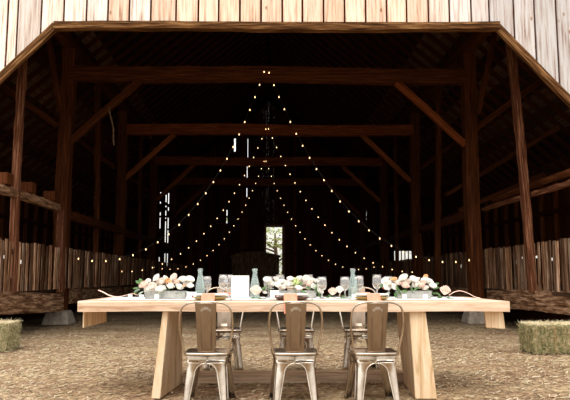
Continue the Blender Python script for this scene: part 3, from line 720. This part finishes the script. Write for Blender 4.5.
# plates with chargers and hanging napkins
def setting(px, Y, cm, name, nx_, yedge):
    x = wx(px, Y)
    root = empty('charger_plate', (x, Y, TZ+.001)); tag(root, '%s charger under the plate at the %s' % ('olive gold' if cm is M['charger'] else 'dark', name), 'charger')
    mb = MB(); mb.lathe([(.001, .0), (.10, 0), (.125, .008), (.150, .024), (.152, .028), (.125, .016), (.10, .012), (.001, .012)], 40); mb.build('charger_body', cm, root, smooth=True)
    p = MB(); p.lathe([(.001, .0), (.075, 0), (.085, .004), (.141, .013), (.147, .018), (.148, .026), (.144, .027), (.138, .020), (.085, .009), (.001, .006)], 40)
    o = p.build('dinner_plate', M['plate'], smooth=True, loc=(x, Y, TZ+.030)); tag(o, 'white dinner plate on the charger at the %s' % name, 'plate')
    # napkin: on the plate, over its rim and down the front edge of the table
    nx0 = nx_-x; w_ = .056
    path = [(-.108, .054), (-.118, .056), (-.128, .058), (-.140, .061), (-.153, .056), (-.162, .034), (-.175, .006), (yedge-Y+.012, .0055), (yedge-Y-.006, .002), (yedge-Y-.012, -.012), (yedge-Y-.013, -.06), (yedge-Y-.012, -.10)]
    mb = MB(); vs = []; nn = 6
    for y, z in path:
        for i in range(nn+1):
            u = i/nn*2-1; vs.append((nx0+u*w_, y, z+.001*math.sin(u*9)))
    fs = [(j*(nn+1)+i, j*(nn+1)+i+1, (j+1)*(nn+1)+i+1, (j+1)*(nn+1)+i) for j in range(len(path)-1) for i in range(nn)]
    mb.add(vs, fs); o = mb.build('napkin', M['coral'], loc=(x, Y, TZ), solid=.004); tag(o, 'coral napkin over the plate and table edge at the %s' % name, 'napkin')
    for k, (dx, nm) in enumerate(((-.185, 'fork'), (.178, 'knife'))):
        mb = MB()
        if nm == 'fork':
            mb.box(-.003, .003, -.09, .03, 0, .003); mb.box(-.010, .010, .03, .05, 0, .003)
            for tt in (-.009, -.003, .003, .009): mb.box(tt-.0015, tt+.0015, .05, .10, 0, .003)
        else:
            mb.box(-.005, .005, -.10, .0, 0, .004); mb.hexa([(-.006, 0, 0), (.006, 0, 0), (.003, .11, 0), (-.004, .10, 0), (-.006, 0, .002), (.006, 0, .002), (.003, .11, .002), (-.004, .10, .002)])
        o = mb.build(nm, M['steel'], loc=(x+dx, Y+.02, RZ+.001)); tag(o, 'steel %s beside the plate at the %s' % (nm, name), nm)
setting(211.5, 5.70, M['charger'], 'near left place', wx(209.5, 5.6), 5.475)
setting(291.5, 5.68, M['charger_dark'], 'near middle place', wx(290, 5.6), 5.442)
setting(371, 5.68, M['charger'], 'near right place', wx(371.5, 5.6), 5.42)
# far settings
for px, name in ((225, 'far left place'), (296, 'far middle place'), (363, 'far right place')):
    Y = 6.48; x = wx(px, Y)
    p = MB(); p.lathe([(.001, .0), (.075, 0), (.085, .004), (.128, .014), (.130, .017), (.128, .019), (.085, .009), (.001, .006)], 32)
    tag(p.build('dinner_plate', M['plate'], smooth=True, loc=(x, Y, RZ+.001)), 'white dinner plate at the %s' % name, 'plate')
    mb = MB(); mb.box(-.065, .065, -.04, .04, 0, .018); mb.box(-.06, .06, -.038, .038, .0185, .03)
    tag(mb.build('napkin', M['coral'], bevel=.006, loc=(x, Y, RZ+.012)), 'folded coral napkin on the plate at the %s' % name, 'napkin')

# menu card (tent of two leaves)
mb = MB(); x = wx(240.5, 5.82)
mb.hexa([(-.078, 0, 0), (.078, 0, 0), (.078, .003, 0), (-.078, .003, 0), (-.078, .04, .205), (.078, .04, .205), (.078, .043, .205), (-.078, .043, .205)])
mb.hexa([(-.078, .083, 0), (.078, .083, 0), (.078, .086, 0), (-.078, .086, 0), (-.078, .043, .205), (.078, .043, .205), (.078, .046, .205), (-.078, .046, .205)])
tag(mb.build('menu_card', M['card'], loc=(x, 5.80, RZ)), 'tall blank white menu card standing on the table', 'card')
def place_card(px, Y, w_, h_, label):
    root = empty('place_card', (wx(px, Y), Y, RZ)); tag(root, label, 'card')
    mb = MB(); mb.hexa([(-w_, 0, 0), (w_, 0, 0), (w_, .002, 0), (-w_, .002, 0), (-w_, .018, h_), (w_, .018, h_), (w_, .02, h_), (-w_, .02, h_)])
    mb.hexa([(-w_, .038, 0), (w_, .038, 0), (w_, .04, 0), (-w_, .04, 0), (-w_, .02, h_), (w_, .02, h_), (w_, .022, h_), (-w_, .022, h_)]); mb.build('card_body', M['card'], root)
    mb = MB(); mb.lathe([(.001, 0), (.009, 0), (.009, .002), (.001, .002)], 12)
    s_ = mb.build('seal', M['ink'], root); s_.rotation_euler = (PI/2-.2, 0, 0); s_.location = (w_*.25, .0035, h_*.38)
place_card(192.5, 5.78, .042, .062, 'small white place card right of the left flower trough')
place_card(274.5, 5.78, .040, .075, 'small white place card before the central flowers')
def votive(px, Y, label, r=.019, h=.04):
    root = empty('votive_candle', (wx(px, Y), Y, RZ)); tag(root, label, 'candle', 'white votives along the runner')
    mb = MB(); mb.lathe([(.001, 0), (r*.9, 0), (r, .004), (r*1.05, h), (r*.85, h), (r*.8, h*.75), (.001, h*.75)], 16); mb.build('cup', M['card'], root, smooth=False)
    mb = MB(); mb.tube([(0, 0, h*.75), (.001, 0, h*.98)], .0015, 5); mb.build('wick', M['cable'], root)
for px, Y, l_ in [(132.5, 5.8, 'white votive cup at the left end beside the ribbon'), (143.5, 5.75, 'white votive cup before the left end of the left flowers'), (158.5, 5.75, 'white votive cup before the middle of the left flowers'),
                  (353.5, 5.86, 'white votive cup before the right aqua bottle'), (404, 5.78, 'white votive cup before the left end of the right trough'), (424.5, 5.76, 'white votive cup before the right end of the right trough')]:
    votive(px, Y, l_)
# ribbons
def ribbon(pts, label):
    P = [Vector(p) for p in pts]; out = []
    for i in range(len(P)-1):
        p0, p1, p2, p3 = P[max(i-1, 0)], P[i], P[i+1], P[min(i+2, len(P)-1)]
        for s_ in range(6):
            t = s_/6; out.append(.5*(2*p1+(p2-p0)*t+(2*p0-5*p1+4*p2-p3)*t*t+(3*p1-p0-3*p2+p3)*t**3))
    out.append(P[-1]); vs = []
    for i, p in enumerate(out): vs += [p+Vector((0, -.010, .003)), p+Vector((.004, .012, .008))]
    mb = MB(); mb.add(vs, [(2*i, 2*i+1, 2*i+3, 2*i+2) for i in range(len(out)-1)])
    tag(mb.build('ribbon', M['blush_ribbon'], smooth=True, solid=.002), label, 'ribbon')
ribbon([(wx(101, 5.75), 5.75, .882), (wx(106, 5.75), 5.76, .862), (wx(112, 5.75), 5.75, .836), (wx(120, 5.75), 5.74, .824), (wx(128, 5.75), 5.75, .838), (wx(134, 5.85), 5.85, .850), (wx(140, 5.95), 5.95, .83)], 'curled blush ribbon trailing off the left end of the flowers')
ribbon([(wx(448, 5.9), 5.9, .83), (wx(454, 5.85), 5.85, .862), (wx(460, 5.8), 5.80, .872), (wx(467, 5.75), 5.74, .853), (wx(474, 5.7), 5.70, .823), (wx(480, 5.65), 5.66, .812)], 'curled blush ribbon trailing off the right end of the flowers')

# ---- flowers
def flower_mesh(kind, r):
    mb = MB(); rf = random.Random(hash(kind) % 97 if False else len(kind))
    if kind == 'ball':
        for i in range(70):
            d = Vector((rf.gauss(0, 1), rf.gauss(0, 1), rf.gauss(0, 1))).normalized(); p = d*r*.82
            u = d.orthogonal().normalized()*r*.28; v = d.cross(u)
            mb.add([p-u+d*r*.16, p-v, p+u+d*r*.16, p+v], [(0, 1, 2, 3)])
        bm = MB(); 
        return mb
    # rose: rings of cupped petals
    for ring, (n, rad, hgt, tilt, wd) in enumerate([(6, 1.0, .50, .95, .62), (6, .80, .72, .62, .56), (5, .55, .86, .36, .48), (4, .30, .93, .15, .36)]):
        for k in range(n):
            a = 2*PI*(k+.5*ring)/n + rf.uniform(-.1, .1); nu, nv = 4, 4; vs = []
            for j in range(nv+1):
                v = j/nv; rr = rad*(.22+.78*math.sin(v*PI/2)**.9)*r + (.10*r*v*v if tilt > .5 else 0); z = (-.45+ (hgt+.45)*v**1.25)*r*.82 - (.14*r*v**6 if tilt > .5 else 0)
                for i in range(nu+1):
                    u = i/nu*2-1; wdt = wd*math.sin(min(1, v*1.15+.16)*PI*.58)*1.5
                    an = a+u*wdt*(.9 if ring < 3 else 1.3); r2 = rr*(1-.05*u*u)
                    vs.append((math.cos(an)*r2, math.sin(an)*r2, z - .10*r*u*u*v))
            fs = [(j*(nu+1)+i, j*(nu+1)+i+1, (j+1)*(nu+1)+i+1, (j+1)*(nu+1)+i) for j in range(nv) for i in range(nu)]
            mb.add(vs, fs)
    mb.lathe([(.001, -.5*r), (.3*r, -.42*r), (.45*r, -.1*r), (.3*r, .45*r), (.001, .6*r)], 8)
    return mb
FM = {}
def flower(parent, kind, mat, r, loc, rnd):
    key = (kind, mat.name)
    if key not in FM:
        o = flower_mesh(kind, 1.0).build('rose' if kind == 'rose' else 'hydrangea', mat, smooth=True); FM[key] = o.data; bpy.data.objects.remove(o)
    o = bpy.data.objects.new('rose' if kind == 'rose' else 'hydrangea', FM[key]); COL.objects.link(o); o.parent = parent
    o.location = loc; o.scale = (r, r, r); o.rotation_euler = (rnd.uniform(.25, 1.15), rnd.uniform(-.5, .5), rnd.uniform(-.9, .9))
    return o
def leaf_part(parent, spots, mat, rnd, L=.05):
    for (x, y, z, ax, az) in spots:
        mb = MB(); n = 6; vs = []
        d = Vector((math.cos(ax)*math.cos(az), math.sin(ax)*math.cos(az), math.sin(az))); sd_ = d.cross(Vector((0, -.6, 1))).normalized()
        for i in range(n+1):
            t = i/n; w_ = L*.30*math.sin(PI*min(1, t*.93+.06)); p = Vector((x, y, z))+d*L*t+Vector((0, 0, -.18*L*t*t))
            vs += [p-sd_*w_, p+Vector((0, -.002, -.06*L)), p+sd_*w_]
        fs = []
        for i in range(n): a = i*3; fs += [(a, a+1, a+4, a+3), (a+1, a+2, a+5, a+4)]
        mb.add(vs, fs); mb.build('leaf', mat, parent, smooth=True)
def trough(parent, x0, x1, w_=.05, h=.068, mat=M['trough']):
    mb = MB(); a, b = x0, x1
    mb.hexa([(a+.006, -w_+.006, 0), (b-.006, -w_+.006, 0), (b-.006, w_-.006, 0), (a+.006, w_-.006, 0), (a, -w_, h), (b, -w_, h), (b, w_, h), (a, w_, h)])
    mb.box(a-.003, b+.003, -w_-.003, w_+.003, h-.008, h+.001)
    mb.build('trough', mat, parent, bevel=.003)
W_, B_, P_, O_ = M['petal_white'], M['petal_blush'], M['petal_pale'], M['petal_peach']
def arrangement(cx, Y, label, heads, leaves, tr):
    rnd = random.Random(int(cx)); x0 = wx(cx, Y)
    root = empty('flower_arrangement', (x0, Y, RZ)); tag(root, label, 'flowers')
    if tr: trough(root, wx(tr[0], Y)-x0, wx(tr[1], Y)-x0)
    for px, py, rp_, kind, mat in heads:
        dy = rnd.uniform(-.05, .05) if py < 285 else rnd.uniform(-.075, -.045)
        z = 1+(277-py)*(Y+dy)/650-RZ
        flower(root, kind, mat, rp_*Y/650, (wx(px, Y)-x0, dy, max(z, rp_*Y/650*.6)), rnd)
    for k, (px, py, ang, lm, L) in enumerate(leaves):
        z = 1+(277-py)*Y/650-RZ
        L *= .72; leaf_part(root, [(wx(px, Y)-x0, rnd.uniform(-.08, -.02), max(z, .01), 0 if math.cos(ang) > 0 else PI, math.asin(max(-1, min(1, math.sin(ang)))))], lm, rnd, L*Y/650)
    # filler greenery inside
    rr = random.Random(int(cx)+1); xs0 = min(h[0] for h in heads); xs1 = max(h[0] for h in heads)
    for i in range(16):
        px = rr.uniform(xs0, xs1); leaf_part(root, [(wx(px, Y)-x0, rr.uniform(-.03, .05), rr.uniform(.06, .12), rr.uniform(0, 2*PI), rr.uniform(-.2, 1.0))], M['leaf'] if i % 3 else M['leaf_sage'], rr, .05)
LG, LS = M['leaf'], M['leaf_sage']
arrangement(166, 5.95, 'white and blush roses in a grey trough on the left', [
    (147, 285, 4.5, 'rose', B_), (151, 289, 3.5, 'rose', W_), (155, 286.5, 4.5, 'rose', P_), (159, 278, 4.2, 'rose', W_), (163, 282, 4.6, 'rose', P_), (163.5, 289, 4.8, 'rose', W_), (167, 279, 3.6, 'rose', W_), (170, 281.5, 3.4, 'rose', O_),
    (172, 286, 4.6, 'rose', W_), (175, 277.5, 4.0, 'rose', P_), (178, 282, 4.6, 'rose', B_), (181, 287, 4.2, 'rose', W_), (184, 280, 4.4, 'rose', W_), (188, 284, 4.4, 'rose', P_), (191, 279.5, 4.2, 'rose', W_), (192, 286, 3.4, 'rose', W_),
    (144, 284.5, 1.8, 'rose', O_), (168, 282.5, 1.5, 'rose', M['petal_red']), (186, 286, 1.8, 'rose', O_), (150, 281, 2.6, 'rose', W_)],
    [(144, 284, 2.4, LG, 10), (142, 288, 3.0, LG, 9), (141, 291, 3.4, LG, 8), (145, 283, 2.0, LG, 9), (143, 289, 3.3, LS, 9), (147, 291, 3.5, LS, 8), (181, 291, 5.5, LS, 8), (176, 292, .0, LG, 7), (187, 291, 5.9, LS, 9), (167, 293, 3.3, LS, 8)], (147, 187))
arrangement(294, 6.05, 'ivory roses with lime hydrangea in the centre of the table', [
    (267, 280, 3.8, 'rose', W_), (271, 284, 3.8, 'rose', W_), (276, 279.5, 3.6, 'rose', P_), (277, 285, 4.0, 'rose', W_), (281, 282, 3.8, 'rose', W_), (284, 287, 3.8, 'rose', P_), (287.5, 284, 5.0, 'rose', W_), (290, 279, 3.4, 'rose', W_),
    (295, 282, 4.8, 'ball', M['leaf_lime']), (299, 279, 3.8, 'rose', W_), (298, 288, 3.6, 'rose', W_), (303, 283, 4.2, 'rose', P_), (306, 279, 3.8, 'rose', W_), (309, 284.5, 4.4, 'rose', B_), (312, 280.5, 3.6, 'rose', P_), (314, 287, 3.6, 'rose', W_), (317, 281, 3.2, 'rose', W_),
    (264.5, 292, 2.6, 'rose', W_), (319, 291, 3.6, 'rose', W_)],
    [(267, 287, 3.3, LG, 9), (265, 290, 2.8, LG, 7), (293, 289, 5.6, LG, 8), (300, 290, 6.0, LG, 9), (305, 288, .2, LG, 8), (308, 291, 3.5, LS, 9), (312, 288, .9, LG, 9), (315, 286, 4.9, LG, 8), (317, 292, 5.3, LG, 8), (311, 292, 3.8, LG, 8)], (272, 316))
arrangement(410, 5.95, 'white and blush flowers in a grey trough on the right', [
    (384, 281, 3.6, 'rose', W_), (388, 284, 4.2, 'rose', W_), (384, 288, 3.4, 'rose', W_), (394, 279.5, 3.2, 'rose', O_), (392, 287, 4.0, 'rose', W_), (397, 283, 4.2, 'rose', P_), (403, 278, 4.6, 'rose', W_), (403, 285.5, 4.8, 'rose', B_), (408, 282, 4.2, 'rose', P_),
    (412, 279.5, 4.0, 'rose', W_), (415, 284.5, 4.2, 'rose', W_), (420, 285, 5.0, 'rose', B_), (418, 280, 3.6, 'rose', P_), (425, 281, 4.2, 'rose', W_), (427, 276.5, 2.3, 'rose', O_), (429, 282, 4.6, 'rose', W_), (423, 288, 3.8, 'rose', P_), (382, 288, 1.5, 'rose', M['petal_red']), (431, 286, 3.6, 'rose', W_)],
    [(393, 285, 5.4, LG, 10), (396, 288, 5.2, LG, 9), (399, 291, .2, LG, 10), (394, 291, 4.6, LG, 8), (409, 287, 5.2, LG, 8), (412, 289, .5, LG, 8), (432, 289, .5, LG, 10), (434, 292, 5.8, LG, 9), (430, 293, .1, LG, 9), (433, 285, .6, LG, 8), (388, 292, 3.5, LS, 8), (426, 293, 6.0, LS, 9)], (396, 430))
# single roses lying on the runner
def loose(px, py, Y, r, mat, label, lv):
    rnd = random.Random(int(px)); root = empty('loose_rose', (wx(px, Y), Y, RZ)); tag(root, label, 'rose')
    rr = r*Y/650; fo = flower(root, 'rose', mat, rr, (0, 0, max(rr*.7, 1+(277-py)*Y/650-RZ-.01)), rnd); fo.rotation_euler = (.45, .1, 0); fo.scale = (rr*.92, rr*.92, rr*1.35)
    mb = MB(); mb.tube([(0, .01, rr*.4), (.03, .03, .006), (.09, .05, .004)], .003, 5); mb.build('stem', M['leaf'], root)
    leaf_part(root, [(dx*Y/650, -.01, .012, ax, az) for dx, ax, az in lv], M['leaf'], rnd, .045)
loose(256, 290, 5.68, 6.0, P_, 'single ivory rose before the bottle right of the menu card', [(0, PI, .2), (1, 0, .1), (2, 5.2, .2)])
loose(444.5, 290, 5.72, 5.6, B_, 'single blush rose at the right end of the runner', [(-3, PI, .7), (-4, PI, .2), (1, 0, .1)])
loose(332, 291, 5.82, 4.6, B_, 'blush rose lying left of the goblet and aqua bottle', [(-3, PI, .3), (-1, PI, .8)])
loose(339, 289, 5.9, 4.2, W_, 'small ivory rose lying beside the blush rose near centre', [(2, 0, .5)])
